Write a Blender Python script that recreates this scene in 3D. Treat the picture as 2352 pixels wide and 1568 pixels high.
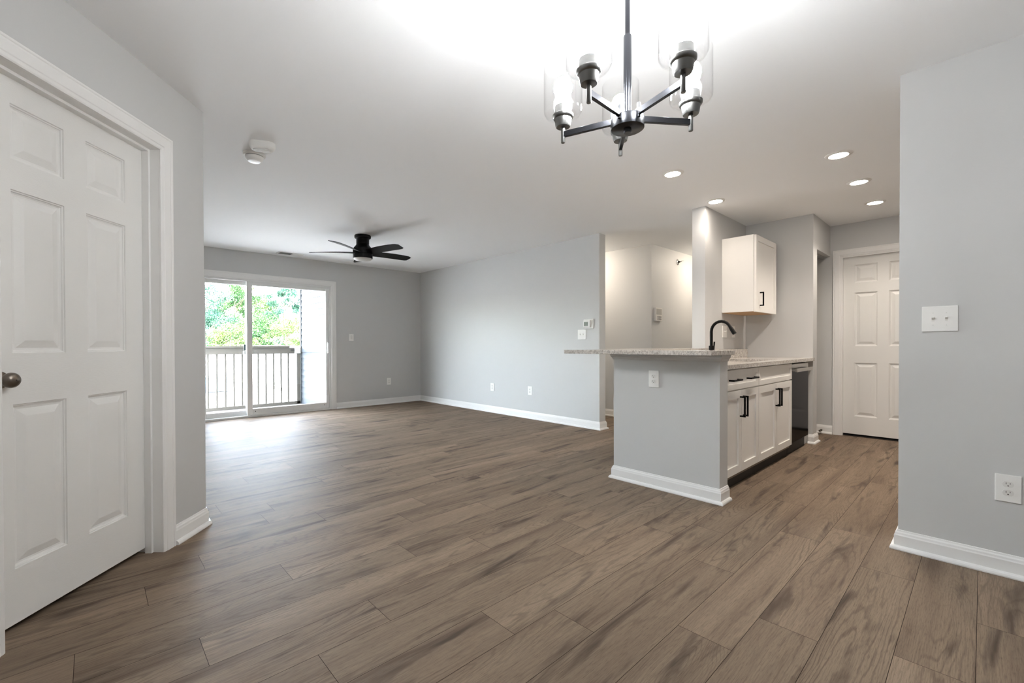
import bpy, bmesh, math, random
from mathutils import Matrix, Vector
PI = math.pi
for o in list(bpy.data.objects): bpy.data.objects.remove(o)
scene = bpy.context.scene
COL = scene.collection

# ------------------------------------------------------------------ camera
YAW, PITCH, ROLL = math.radians(41.437), math.radians(-0.473), math.radians(-0.17)
CAM_H, F_PX, CX, CY = 1.0629, 1013.914, 1110.0, 799.837
fw = Vector((math.sin(YAW)*math.cos(PITCH), math.cos(YAW)*math.cos(PITCH), math.sin(PITCH)))
rt = Vector((math.cos(YAW), -math.sin(YAW), 0)); up = rt.cross(fw)
r2 = math.cos(ROLL)*rt + math.sin(ROLL)*up; u2 = -math.sin(ROLL)*rt + math.cos(ROLL)*up
cd = bpy.data.cameras.new('camera'); cam = bpy.data.objects.new('camera', cd); COL.objects.link(cam)
M = Matrix((r2, u2, -fw)).transposed().to_4x4(); M.translation = Vector((0, 0, CAM_H))
cam.matrix_world = M
cd.sensor_width = 36; cd.sensor_fit = 'HORIZONTAL'; cd.lens = F_PX/2352*36
cd.shift_x = (1176-CX)/2352; cd.shift_y = (CY-784)/2352
cd.clip_start = .05; cd.clip_end = 500
scene.camera = cam

# ------------------------------------------------------------------ view, sky, sun
vs = scene.view_settings
vs.view_transform = 'Standard'; vs.look = 'None'; vs.gamma = 1; vs.use_curve_mapping = False
vs.exposure = 0.80
scene.cycles.diffuse_bounces = 8; scene.cycles.max_bounces = 16; scene.cycles.glossy_bounces = 6; scene.cycles.transparent_max_bounces = 16
world = bpy.data.worlds.new('world'); scene.world = world; world.use_nodes = True
nt = world.node_tree; nt.nodes.clear()
wo = nt.nodes.new('ShaderNodeOutputWorld'); bg = nt.nodes.new('ShaderNodeBackground')
sky = nt.nodes.new('ShaderNodeTexSky'); sky.sky_type = 'NISHITA'; sky.sun_disc = False
sky.sun_elevation = math.radians(52); sky.sun_rotation = math.radians(200); sky.air_density = 1; sky.dust_density = 2.5
SKY_STRENGTH = 8.4
bg.inputs['Strength'].default_value = SKY_STRENGTH
hsv = nt.nodes.new('ShaderNodeHueSaturation'); hsv.inputs['Saturation'].default_value = .45
nt.links.new(sky.outputs[0], hsv.inputs['Color']); nt.links.new(hsv.outputs[0], bg.inputs[0]); nt.links.new(bg.outputs[0], wo.inputs[0])
sl = bpy.data.lights.new('sun', 'SUN'); sl.energy = 9; sl.angle = math.radians(1); sl.color = (1, .97, .92)
so = bpy.data.objects.new('sun', sl); COL.objects.link(so)
so.rotation_euler = Vector((.45, .55, -1.0)).to_track_quat('-Z', 'Y').to_euler()
BULB_E, DOWN_E, HALL_E, UP_W, DOWN_W = 165.0, 50.0, 56.0, 3.5, 38.0

# ------------------------------------------------------------------ materials
def lin(c):
    if isinstance(c, str): c = [int(c[i:i+2], 16) for i in (0, 2, 4)]
    return tuple(((v/255)/12.92 if v/255 <= .04045 else ((v/255+.055)/1.055)**2.4) for v in c) + (1,)
def new_mat(name):
    m = bpy.data.materials.new(name); m.use_nodes = True
    n = m.node_tree.nodes; n.clear()
    out = n.new('ShaderNodeOutputMaterial'); p = n.new('ShaderNodeBsdfPrincipled')
    m.node_tree.links.new(p.outputs[0], out.inputs[0])
    return m, m.node_tree, p, out
def mat(name, col, rough=.5, metal=0, spec=.5, bump=0, bscale=200, var=0, vscale=3, aniso=None):
    m, t, p, out = new_mat(name)
    p.inputs['Roughness'].default_value = rough; p.inputs['Metallic'].default_value = metal
    p.inputs['Specular IOR Level'].default_value = spec
    L = t.links
    tc = t.nodes.new('ShaderNodeTexCoord')
    nz = t.nodes.new('ShaderNodeTexNoise'); nz.inputs['Scale'].default_value = vscale; nz.inputs['Detail'].default_value = 4
    L.new(tc.outputs['Object'], nz.inputs['Vector'])
    mx = t.nodes.new('ShaderNodeMix'); mx.data_type = 'RGBA'
    c = lin(col); mx.inputs[6].default_value = tuple(v*(1-var) for v in c[:3])+(1,); mx.inputs[7].default_value = tuple(min(1, v*(1+var)) for v in c[:3])+(1,)
    L.new(nz.outputs[0], mx.inputs[0]); L.new(mx.outputs[2], p.inputs['Base Color'])
    if bump:
        n2 = t.nodes.new('ShaderNodeTexNoise'); n2.inputs['Scale'].default_value = bscale; n2.inputs['Detail'].default_value = 3
        mp = t.nodes.new('ShaderNodeMapping'); L.new(tc.outputs['Object'], mp.inputs[0])
        if aniso: mp.inputs['Scale'].default_value = aniso
        L.new(mp.outputs[0], n2.inputs['Vector'])
        b = t.nodes.new('ShaderNodeBump'); b.inputs['Strength'].default_value = bump; b.inputs['Distance'].default_value = .002
        L.new(n2.outputs[0], b.inputs['Height']); L.new(b.outputs[0], p.inputs['Normal'])
    return m
def emit(name, col, strength):
    m, t, p, out = new_mat(name)
    p.inputs['Base Color'].default_value = (.8, .8, .8, 1)
    p.inputs['Emission Color'].default_value = tuple(col)+(1,); p.inputs['Emission Strength'].default_value = strength
    return m
def thin_glass(name, tint=(1, 1, 1), refl=.05, rough=0.0, edge=.5):
    m = bpy.data.materials.new(name); m.use_nodes = True; t = m.node_tree; t.nodes.clear(); L = t.links
    out = t.nodes.new('ShaderNodeOutputMaterial'); tr = t.nodes.new('ShaderNodeBsdfTransparent'); gl = t.nodes.new('ShaderNodeBsdfGlossy')
    tr.inputs[0].default_value = tuple(tint)+(1,); gl.inputs['Roughness'].default_value = rough
    lw = t.nodes.new('ShaderNodeLayerWeight'); lw.inputs[0].default_value = .5
    pw = t.nodes.new('ShaderNodeMath'); pw.operation = 'POWER'; pw.inputs[1].default_value = 4
    mu = t.nodes.new('ShaderNodeMath'); mu.operation = 'MULTIPLY_ADD'; mu.inputs[1].default_value = edge; mu.inputs[2].default_value = refl
    L.new(lw.outputs['Facing'], pw.inputs[0]); L.new(pw.outputs[0], mu.inputs[0])
    mx = t.nodes.new('ShaderNodeMixShader'); L.new(mu.outputs[0], mx.inputs[0]); L.new(tr.outputs[0], mx.inputs[1]); L.new(gl.outputs[0], mx.inputs[2])
    L.new(mx.outputs[0], out.inputs[0])
    return m

WALL = mat('wall_paint', (201, 201, 200), .55, spec=.35, bump=.12, bscale=260)
CEIL = mat('ceiling_paint', (246, 247, 248), .8, spec=.2, bump=.1, bscale=220)
TRIM = mat('trim_paint', (234, 233, 231), .35, spec=.4)
DOORM = mat('door_paint', (230, 229, 226), .4, spec=.4, bump=.25, bscale=60, aniso=(1, 1, 9))
CAB = mat('cabinet_paint', (236, 234, 230), .38, spec=.4)
PLATE = mat('plate_plastic', (238, 237, 234), .35)
PLATE2 = mat('toggle_plastic', (226, 225, 221), .35)
SLOT = mat('slot_dark', (45, 43, 40), .6)
BLACK = mat('matte_black_metal', (7, 6, 6), .5, spec=.14)
FANB = mat('fan_black', (5, 5, 5), .5, spec=.2)
GUN = mat('gunmetal', (122, 122, 120), .34, metal=1)
GUND = mat('gunmetal_dark', (70, 71, 75), .26, metal=1)
NICK = mat('antique_nickel', (120, 112, 103), .3, metal=1)
STEEL = mat('stainless_steel', (175, 172, 168), .3, metal=1)
DWM = mat('black_stainless', (54, 54, 56), .13, metal=1, bump=.02, bscale=40, aniso=(1, 1, 14))
DWM.node_tree.nodes['Principled BSDF'].inputs['Specular Tint'].default_value = (.5, .5, .51, 1)
KICK = mat('toe_kick_black', (18, 14, 11), .6)
CABIN = mat('cabinet_bottom', (138, 128, 116), .6)
PLY = mat('plywood_underside', (190, 150, 105), .5, var=.12, vscale=20)
VINYL = mat('vinyl_frame', (226, 226, 224), .4)
FROST = mat('frosted_lens', (205, 204, 200), .5)
WHITEP = mat('white_plastic', (232, 231, 228), .4)
LCD = mat('lcd_grey', (128, 136, 126), .3)
PERF = mat('mesh_grille', (214, 214, 210), .6, bump=.8, bscale=900)
CHROME = mat('chrome', (200, 200, 200), .12, metal=1)
RUBBER = mat('dark_rubber', (70, 62, 54), .6)
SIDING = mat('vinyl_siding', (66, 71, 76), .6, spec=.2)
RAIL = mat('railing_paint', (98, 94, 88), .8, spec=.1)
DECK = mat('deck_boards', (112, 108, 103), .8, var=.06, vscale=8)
PAVE = mat('pale_pavement', (158, 156, 152), .85, var=.05, vscale=.3)
GAR = mat('garage_wall_white', (190, 188, 184), .7)
ROOF = mat('pale_roof', (168, 162, 158), .8, var=.05, vscale=2)
BLUE = mat('blue_dumpster_paint', (24, 82, 122), .5, var=.1, vscale=2)
BARK = mat('tree_bark', (58, 48, 38), .9, var=.2, vscale=4)
TWIG = mat('dark_twig', (40, 42, 36), .9)
BULB = emit('bulb_glow', (.97, .985, 1), BULB_E)
DOWN = emit('downlight_glow', (1, .885, .77), DOWN_E)
HALLG = emit('hall_lamp_glow', (1, .87, .72), HALL_E)
SHADE = thin_glass('clear_shade_glass', refl=.03, edge=.55)
PANE = thin_glass('window_glass', tint=(.97, .985, .98), refl=.04, edge=.6)
def leafmat(name, c1, c2):
    m, t, p, out = new_mat(name); L = t.links
    p.inputs['Roughness'].default_value = .7; p.inputs['Specular IOR Level'].default_value = 0
    oi = t.nodes.new('ShaderNodeTexCoord'); nz = t.nodes.new('ShaderNodeTexNoise'); nz.inputs['Scale'].default_value = .8
    L.new(oi.outputs['Object'], nz.inputs['Vector'])
    r = t.nodes.new('ShaderNodeValToRGB'); r.color_ramp.elements[0].color = lin(c1); r.color_ramp.elements[1].color = lin(c2)
    r.color_ramp.elements[0].position = .35; r.color_ramp.elements[1].position = .65
    L.new(nz.outputs[0], r.inputs[0]); L.new(r.outputs[0], p.inputs['Base Color'])
    return m
LEAF = [leafmat('leaf_green', (28, 50, 32), (58, 80, 48)), leafmat('leaf_blue_green', (26, 48, 42), (52, 76, 60)), leafmat('leaf_yellow_green', (44, 62, 38), (78, 92, 52))]

def granite():
    m, t, p, out = new_mat('granite'); L = t.links; N = t.nodes.new
    p.inputs['Roughness'].default_value = .12; p.inputs['Specular IOR Level'].default_value = .5
    tc = N('ShaderNodeTexCoord')
    def noise(scale, det=6, rough=.6):
        n = N('ShaderNodeTexNoise'); n.inputs['Scale'].default_value = scale; n.inputs['Detail'].default_value = det; n.inputs['Roughness'].default_value = rough
        L.new(tc.outputs['Object'], n.inputs['Vector']); return n
    r1 = N('ShaderNodeValToRGB'); e = r1.color_ramp.elements
    e[0].position = .36; e[0].color = lin((150, 142, 134)); e[1].position = .60; e[1].color = lin((212, 207, 200))
    L.new(noise(60, 8, .75).outputs[0], r1.inputs[0])
    r2_ = N('ShaderNodeValToRGB'); e = r2_.color_ramp.elements
    e[0].position = .56; e[0].color = (0, 0, 0, 1); e[1].position = .61; e[1].color = (1, 1, 1, 1)
    L.new(noise(130, 5, .7).outputs[0], r2_.inputs[0])
    r3 = N('ShaderNodeValToRGB'); e = r3.color_ramp.elements
    e[0].position = .45; e[0].color = (0, 0, 0, 1); e[1].position = .6; e[1].color = (1, 1, 1, 1)
    L.new(noise(9, 3).outputs[0], r3.inputs[0])
    mu = N('ShaderNodeMath'); mu.operation = 'MULTIPLY'; L.new(r2_.outputs[0], mu.inputs[0]); L.new(r3.outputs[0], mu.inputs[1])
    ma = N('ShaderNodeMath'); ma.operation = 'MULTIPLY'; ma.inputs[1].default_value = .85; L.new(mu.outputs[0], ma.inputs[0])
    mx = N('ShaderNodeMix'); mx.data_type = 'RGBA'; L.new(ma.outputs[0], mx.inputs[0]); L.new(r1.outputs[0], mx.inputs[6]); mx.inputs[7].default_value = lin((48, 45, 44))
    r4 = N('ShaderNodeValToRGB'); e = r4.color_ramp.elements
    e[0].position = .6; e[0].color = (0, 0, 0, 1); e[1].position = .68; e[1].color = (.6, .6, .6, 1)
    L.new(noise(220, 3).outputs[0], r4.inputs[0])
    m2 = N('ShaderNodeMix'); m2.data_type = 'RGBA'; L.new(r4.outputs[0], m2.inputs[0]); L.new(mx.outputs[2], m2.inputs[6]); m2.inputs[7].default_value = lin((120, 112, 106))
    L.new(m2.outputs[2], p.inputs['Base Color'])
    return m
GRAN = granite()

def floor_mat():
    m, t, p, out = new_mat('vinyl_plank'); L = t.links; N = t.nodes.new
    uv = N('ShaderNodeUVMap'); uv.uv_map = 'UVMap'          # u = metres along the plank (+ offset per plank), v = metres across
    at = N('ShaderNodeAttribute'); at.attribute_name = 'plank'  # r random, g edge u, b edge v
    def mapped(sx, sy, src=None):
        mp = N('ShaderNodeMapping'); mp.inputs['Scale'].default_value = (sx, sy, 1); L.new(src or uv.outputs[0], mp.inputs[0]); return mp
    def noise(mp, sc, det, rough=.5, dist=0):
        n = N('ShaderNodeTexNoise'); n.inputs['Scale'].default_value = sc; n.inputs['Detail'].default_value = det; n.inputs['Roughness'].default_value = rough; n.inputs['Distortion'].default_value = dist
        L.new(mp.outputs[0], n.inputs['Vector']); return n
    def ramp(src, pts):
        r = N('ShaderNodeValToRGB'); el = r.color_ramp.elements
        while len(el) < len(pts): el.new(.5)
        for e, (pos, c) in zip(el, pts): e.position = pos; e.color = c if len(c) == 4 else lin(c)
        L.new(src, r.inputs[0]); return r
    def mix(fac, a, b, mode='MIX'):
        x = N('ShaderNodeMix'); x.data_type = 'RGBA'; x.blend_type = mode
        for s, i in ((fac, 0), (a, 6), (b, 7)):
            if isinstance(s, (float, int)): x.inputs[i].default_value = s
            elif isinstance(s, tuple): x.inputs[i].default_value = s
            else: L.new(s, x.inputs[i])
        return x.outputs[2]
    K, W = (0, 0, 0, 1), (1, 1, 1, 1)
    vo = N('ShaderNodeTexVoronoi'); vo.inputs['Scale'].default_value = 1.0; L.new(mapped(.8, 2.4).outputs[0], vo.inputs['Vector'])
    vs3 = N('ShaderNodeSeparateColor'); L.new(vo.outputs['Color'], vs3.inputs[0])
    keep = N('ShaderNodeMath'); keep.operation = 'GREATER_THAN'; keep.inputs[1].default_value = .52; L.new(vs3.outputs[0], keep.inputs[0])
    def math2(op, x, y):
        q = N('ShaderNodeMath'); q.operation = op
        for v, i in ((x, 0), (y, 1)):
            if isinstance(v, (int, float)): q.inputs[i].default_value = v
            else: L.new(v, q.inputs[i])
        return q.outputs[0]
    tone = ramp(noise(mapped(.55, 9), 1.0, 4, .55, .2).outputs[0], [(.28, (112, 94, 78)), (.42, (140, 120, 100)), (.60, (152, 132, 110)), (.75, (160, 139, 117))])
    # cathedral grain: thin lines of a slowly varying field, drawn round the knots
    fall = N('ShaderNodeMapRange'); fall.inputs[1].default_value = 0; fall.inputs[2].default_value = .42; fall.inputs[3].default_value = .30; fall.inputs[4].default_value = 0; fall.interpolation_type = 'SMOOTHSTEP'
    L.new(vo.outputs['Distance'], fall.inputs[0])
    field = math2('ADD', noise(mapped(.42, 4.2), 1.0, 2.2, .45, .1).outputs[0], math2('MULTIPLY', fall.outputs[0], keep.outputs[0]))
    wob = math2('MULTIPLY', noise(mapped(9, 60), 1.0, 2, .5).outputs[0], .022)
    sn = math2('SINE', math2('MULTIPLY', math2('ADD', field, wob), 230), 0)
    area = ramp(noise(mapped(.9, 5), 1.0, 2).outputs[0], [(.40, (.06, .06, .06, 1)), (.62, (.42, .42, .42, 1))])
    band = math2('MULTIPLY', ramp(sn, [(.0, K), (.45, K), (1.0, W)]).outputs[0], area.outputs[0])
    fine = ramp(noise(mapped(7, 260), 1.0, 3, .6).outputs[0], [(.46, K), (.72, (.5, .5, .5, 1))])
    fine2 = ramp(noise(mapped(26, 560), 1.0, 2, .6).outputs[0], [(.52, K), (.78, (.65, .65, .65, 1))])
    smear = ramp(noise(mapped(1.5, 11), 1.0, 3, .55, .5).outputs[0], [(.555, K), (.70, (.8, .8, .8, 1))])
    c = tone.outputs[0]
    c = mix(band, c, lin((76, 60, 47)))
    c = mix(smear.outputs[0], c, lin((64, 54, 48)))
    c = mix(fine.outputs[0], c, lin((104, 87, 72)))
    c = mix(fine2.outputs[0], c, lin((84, 69, 57)))
    kn = math2('MULTIPLY', ramp(vo.outputs['Distance'], [(.0, W), (.02, (.85, .85, .85, 1)), (.045, (.35, .35, .35, 1)), (.17, K)]).outputs[0], keep.outputs[0])
    c = mix(kn, c, lin((50, 38, 30)))
    # plank to plank variation
    sep = N('ShaderNodeSeparateColor'); L.new(at.outputs['Color'], sep.inputs[0])
    hs = N('ShaderNodeHueSaturation'); L.new(c, hs.inputs['Color'])
    mr = N('ShaderNodeMapRange'); mr.inputs[3].default_value = .73; mr.inputs[4].default_value = .90; hs.inputs['Saturation'].default_value = .9; L.new(sep.outputs[0], mr.inputs[0]); L.new(mr.outputs[0], hs.inputs['Value'])
    c = hs.outputs[0]
    # seams
    se = N('ShaderNodeUVMap'); se.uv_map = 'Edge'            # metres from the two edges of each plank
    sx = N('ShaderNodeSeparateXYZ'); L.new(se.outputs[0], sx.inputs[0])
    def edge(o, length, w):
        a = N('ShaderNodeMath'); a.operation = 'SUBTRACT'; a.inputs[0].default_value = length; L.new(o, a.inputs[1])
        mn = N('ShaderNodeMath'); mn.operation = 'MINIMUM'; L.new(o, mn.inputs[0]); L.new(a.outputs[0], mn.inputs[1])
        lt = N('ShaderNodeMath'); lt.operation = 'LESS_THAN'; lt.inputs[1].default_value = w; L.new(mn.outputs[0], lt.inputs[0]); return lt.outputs[0]
    mxm = N('ShaderNodeMath'); mxm.operation = 'MAXIMUM'; L.new(edge(sx.outputs[0], PLANK_L, .0009), mxm.inputs[0]); L.new(edge(sx.outputs[1], PLANK_W, .0009), mxm.inputs[1])
    c = mix(mxm.outputs[0], c, lin((44, 33, 25)))
    L.new(c, p.inputs['Base Color'])
    rr = ramp(fine.outputs[0], [(0, (.55, .55, .55, 1)), (1, (.68, .68, .68, 1))])
    L.new(rr.outputs[0], p.inputs['Roughness'])
    p.inputs['Specular IOR Level'].default_value = .05
    b = N('ShaderNodeBump'); b.inputs['Strength'].default_value = .18; b.inputs['Distance'].default_value = .0015
    inv = N('ShaderNodeMath'); inv.operation = 'ADD'; L.new(fine.outputs[0], inv.inputs[0]); L.new(mxm.outputs[0], inv.inputs[1])
    b.invert = True; L.new(inv.outputs[0], b.inputs['Height']); L.new(b.outputs[0], p.inputs['Normal'])
    return m
PLANK_L, PLANK_W, PLANK_Y0 = 1.267, .187, .012
FLOOR = floor_mat()

# ------------------------------------------------------------------ mesh helpers
def B(): return bmesh.new()
def quad(bm, *vs_):
    try: return bm.faces.new([bm.verts.new(v) for v in vs_])
    except ValueError: return None
def box(bm, x0, x1, y0, y1, z0, z1, bev=0, seg=1):
    if x0 > x1: x0, x1 = x1, x0
    if y0 > y1: y0, y1 = y1, y0
    if z0 > z1: z0, z1 = z1, z0
    r = bmesh.ops.create_cube(bm, size=1)
    for v in r['verts']:
        v.co = Vector(((x0+x1)/2+v.co.x*(x1-x0), (y0+y1)/2+v.co.y*(y1-y0), (z0+z1)/2+v.co.z*(z1-z0)))
    if bev:
        es = list({e for v in r['verts'] for e in v.link_edges})
        bmesh.ops.bevel(bm, geom=es, offset=bev, segments=seg, affect='EDGES', profile=.7)
    return bm
def lathe(bm, prof, n=32, c=(0, 0, 0), axis='z', capa=True, capb=True):
    """prof: list of (radius, height) turned about the axis through c"""
    rings = []
    for r, h in prof:
        ring = []
        for k in range(n):
            a = 2*PI*k/n; x, y = r*math.cos(a), r*math.sin(a)
            v = {'z': (x, y, h), 'y': (x, h, y), 'x': (h, x, y)}[axis]
            ring.append(bm.verts.new((v[0]+c[0], v[1]+c[1], v[2]+c[2])))
        rings.append(ring)
    for a, b in zip(rings, rings[1:]):
        for k in range(n):
            try: bm.faces.new((a[k], a[(k+1) % n], b[(k+1) % n], b[k]))
            except ValueError: pass
    if capa and prof[0][0] > 1e-6: bm.faces.new(rings[0][::-1])
    if capb and prof[-1][0] > 1e-6: bm.faces.new(rings[-1])
    return bm
def tube(bm, pts, r, n=14, cap=True):
    pts = [Vector(p) for p in pts]; rs = r if isinstance(r, (list, tuple)) else [r]*len(pts)
    t0 = (pts[1]-pts[0]).normalized(); ref = Vector((0, 0, 1)) if abs(t0.z) < .9 else Vector((1, 0, 0))
    u = t0.cross(ref).normalized(); rings = []
    for i, p in enumerate(pts):
        t = (pts[min(i+1, len(pts)-1)]-pts[max(i-1, 0)]).normalized()
        u = (u - t*u.dot(t)).normalized(); v = t.cross(u)
        rings.append([bm.verts.new(p+(u*math.cos(2*PI*k/n)+v*math.sin(2*PI*k/n))*rs[i]) for k in range(n)])
    for a, b in zip(rings, rings[1:]):
        for k in range(n): bm.faces.new((a[k], a[(k+1) % n], b[(k+1) % n], b[k]))
    if cap: bm.faces.new(rings[0][::-1]); bm.faces.new(rings[-1])
    return bm
def prism(bm, poly, z0, z1):
    a = [bm.verts.new((x, y, z0)) for x, y in poly]; b = [bm.verts.new((x, y, z1)) for x, y in poly]
    n = len(poly); bm.faces.new(a[::-1]); bm.faces.new(b)
    for k in range(n): bm.faces.new((a[k], a[(k+1) % n], b[(k+1) % n], b[k]))
    return bm
def sweep(bm, path, prof, fn, caps=True):
    """prof (d, h) swept along the 2-D path; d is measured to the left of the path, corners mitred; fn maps (x, y, h) to 3-D"""
    P = [Vector(p) for p in path]; n = len(P); rings = []
    for i in range(n):
        d0 = (P[i]-P[i-1]).normalized() if i else None
        d1 = (P[i+1]-P[i]).normalized() if i < n-1 else None
        l = lambda d: Vector((-d.y, d.x))
        if d0 is None: m = l(d1)
        elif d1 is None: m = l(d0)
        else:
            m = l(d0)+l(d1); m = m/(1+l(d0).dot(l(d1)))
        rings.append([bm.verts.new(fn(P[i].x+m.x*d, P[i].y+m.y*d, h)) for d, h in prof])
    k = len(prof)
    for a, b in zip(rings, rings[1:]):
        for j in range(k): bm.faces.new((a[j], a[(j+1) % k], b[(j+1) % k], b[j]))
    if caps: bm.faces.new(rings[0]); bm.faces.new(rings[-1][::-1])
    return bm
def obj(name, bm, m, parent=None, smooth=False, loc=None, rotz=None):
    bmesh.ops.recalc_face_normals(bm, faces=bm.faces)
    me = bpy.data.meshes.new(name); bm.to_mesh(me); bm.free()
    o = bpy.data.objects.new(name, me); COL.objects.link(o)
    for x in (m if isinstance(m, (list, tuple)) else [m]): me.materials.append(x)
    if smooth:
        ang = math.radians(38) if smooth is True else smooth
        for p in me.polygons: p.use_smooth = True
        bm2 = bmesh.new(); bm2.from_mesh(me)
        for e in bm2.edges:
            if len(e.link_faces) == 2 and e.calc_face_angle(0) > ang: e.smooth = False
        bm2.to_mesh(me); bm2.free()
    if parent: o.parent = parent
    if loc: o.location = loc
    if rotz is not None: o.rotation_euler = (0, 0, rotz)
    return o
def thing(name, label, cat, loc=(0, 0, 0), rotz=0, group=None, kind=None):
    o = bpy.data.objects.new(name, None); COL.objects.link(o); o.empty_display_size = .1
    o.location = loc; o.rotation_euler = (0, 0, rotz)
    return tag(o, label, cat, group, kind)
def tag(o, label, cat, group=None, kind=None):
    o['label'] = label; o['category'] = cat
    if group: o['group'] = group
    if kind: o['kind'] = kind
    return o
def struct(name, bm, m, label=None, loc=None, rotz=None, smooth=False):
    o = obj(name, bm, m, loc=loc, rotz=rotz, smooth=smooth); o['kind'] = 'structure'
    if label: o['label'] = label
    return o
def dup(root, loc, rotz=None, label=None):
    r = root.copy(); COL.objects.link(r); r.location = loc
    if rotz is not None: r.rotation_euler = (0, 0, rotz)
    if label: r['label'] = label
    def rec(src, dst):
        for ch in [c for c in bpy.data.objects if c.parent == src]:
            k = ch.copy(); COL.objects.link(k); k.parent = dst; rec(ch, k)
    rec(root, r)
    return r

# ------------------------------------------------------------------ room plan (metres, camera above the origin)
H = 2.44
YF, XL, YLE, TL = 7.1525, 4.704, 3.152, .13
XH, YHC = 5.753, 3.0205
YC, XCE, TC = 1.841, 4.584, .127
XN, YN, XD = 5.7226, 1.196, 6.502
XW, YW0, YW1, TW = 3.109, 1.155, 1.95, .1366
XR, YRE = 3.1245, .289
DX, DY, DA = .4933, 3.0543, math.radians(42.334)
ROT_D = PI/2-DA                      # the diagonal wall: local x = -t (towards the corner), local -y = into the room
sD, cD = math.sin(DA), math.cos(DA)
def onDiag(t, off=0, z=0): return Vector((DX-t*sD+off*cD, DY-t*cD-off*sD, z))

# floor of separate planks in one mesh
random.seed(5)
JOINT = {-1: 2.51, 0: 2.04, 1: 2.74, 2: 1.93, 3: 1.65, 4: .95, 5: .11, 6: 1.15, 7: .57, 8: .85, 9: .28, 10: 1.21, 11: .67, 12: .16, 13: .39, 14: 1.05, 15: .78, 17: .6}
def make_floor():
    bm = B(); uvl = bm.loops.layers.uv.new('UVMap'); ed = bm.loops.layers.uv.new('Edge'); cl = bm.loops.layers.color.new('plank')
    X0, X1, Y0, Y1 = -1.4, 8.6, -2.4, 7.16
    for row in range(int((Y0-PLANK_Y0)//PLANK_W), int((Y1-PLANK_Y0)//PLANK_W)+1):
        ya = PLANK_Y0+row*PLANK_W; yb = ya+PLANK_W
        off = JOINT.get(row, random.random()*PLANK_L) % PLANK_L
        k = math.floor((X0-off)/PLANK_L)
        while off+k*PLANK_L < X1:
            xa = off+k*PLANK_L; xb = xa+PLANK_L; k += 1
            ru, rv, rc = random.random()*40, random.random()*40, random.random()
            a, b_, c_, d = max(xa, X0), min(xb, X1), max(ya, Y0), min(yb, Y1)
            if b_-a < 1e-4 or d-c_ < 1e-4: continue
            vs_ = [(a, c_), (b_, c_), (b_, d), (a, d)]
            f = bm.faces.new([bm.verts.new((x, y, 0)) for x, y in vs_])
            for lp, (x, y) in zip(f.loops, vs_):
                lp[uvl].uv = (x-xa+ru, y-ya+rv); lp[ed].uv = (x-xa, y-ya); lp[cl] = (rc, rc, rc, 1)
    nplank = len(bm.faces)
    box(bm, X0, X1, Y0, Y1, -.15, -.002)
    return bm
o = struct('floor', make_floor(), FLOOR, 'brown wood-look plank floor')
struct('ceiling', box(B(), -1.4, 8.6, -2.4, 7.3, H, H+.12), CEIL, 'flat white ceiling')

# walls
SX0, SX1, SZ = 1.10, 2.95, 2.035     # sliding door opening
bm = B(); box(bm, -1.4, SX0, YF, YF+.15, 0, H); box(bm, SX1, 5.9, YF, YF+.15, 0, H); box(bm, SX0, SX1, YF, YF+.15, SZ, H)
struct('wall_far', bm, WALL, 'grey far wall around the sliding glass door')
struct('wall_left', box(B(), DX-.12, DX, DY, YF, 0, H), WALL, 'grey side wall of the living area hidden past the closet')
DT0, DT1, DZ = .352, 1.095, 2.065
bm = B(); box(bm, -DT0+.019, 0, 0, .12, 0, H); box(bm, -2.60, -DT1-.019, 0, .12, 0, H); box(bm, -DT1-.019, -DT0+.019, 0, .12, DZ+.019, H)
struct('wall_diagonal', bm, WALL, 'grey angled wall holding the six-panel door on the left', loc=(DX, DY, 0), rotz=ROT_D)
e = onDiag(2.60)
struct('wall_dining', box(B(), e.x-.12, e.x, -2.4, e.y+.02, 0, H), WALL, 'grey dining side wall')
struct('wall_closet_side', box(B(), e.x-.14, e.x-.02, e.y, YF, 0, H), WALL, 'hidden closet side wall added to keep sky light out')  # unseen; added so sky light does not leak round the left door
struct('wall_light_stop', box(B(), 7.4, 7.5, -1.32, YC, 0, H), WALL, 'hidden wall added behind the kitchen door to block sky light')  # unseen slab added to shut out sky light behind the kitchen door
struct('wall_back', box(B(), e.x-.12, XR+.12, -2.42, -2.3, 0, H), WALL, 'grey wall behind the viewer')
struct('wall_right', box(B(), XR, XR+.12, -2.3, YRE, 0, H), WALL, 'grey wall on the right with the double switch')
struct('wall_living', box(B(), XL, XL+TL, YLE, YF, 0, H), WALL, 'long grey living wall with the thermostat')
struct('wall_hall', box(B(), XH, XH+.12, YHC+.0, YF, 0, H), WALL, 'beige-lit hall wall')
struct('wall_entry', box(B(), XH+.12, 8.6, YHC, YHC+.12, 0, H), WALL, 'grey entry wall with the intercom')
struct('wall_entry_end', box(B(), 8.4, 8.52, YC, YHC, 0, H), WALL, 'grey wall closing the entry')
struct('wall_column', box(B(), XCE, 8.4, YC, YC+TC, 0, H), WALL, 'grey wall stub behind the wall cabinet')
struct('wall_nook', box(B(), XN, 5.885, YN, YC, 0, H), WALL, 'grey wall closing the kitchen counter')
struct('wall_closet', box(B(), 5.885, XD, YN, YN+.13, 2.087, H), WALL, 'header above the closet opening')
KD0, KD1, KZ = .375, 1.088, 2.065    # kitchen door, along y
bm = B(); box(bm, XD, XD+.12, -1.2, KD0-.019, 0, H); box(bm, XD, XD+.12, KD1+.019, YC, 0, H); box(bm, XD, XD+.12, KD0-.019, KD1+.019, KZ+.019, H)
struct('wall_kitchen', bm, WALL, 'grey wall with the kitchen six-panel door')
struct('wall_kitchen_end', box(B(), XR+.12, 7.5, -1.32, -1.2, 0, H), WALL, 'grey wall at the hidden end of the kitchen')
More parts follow.
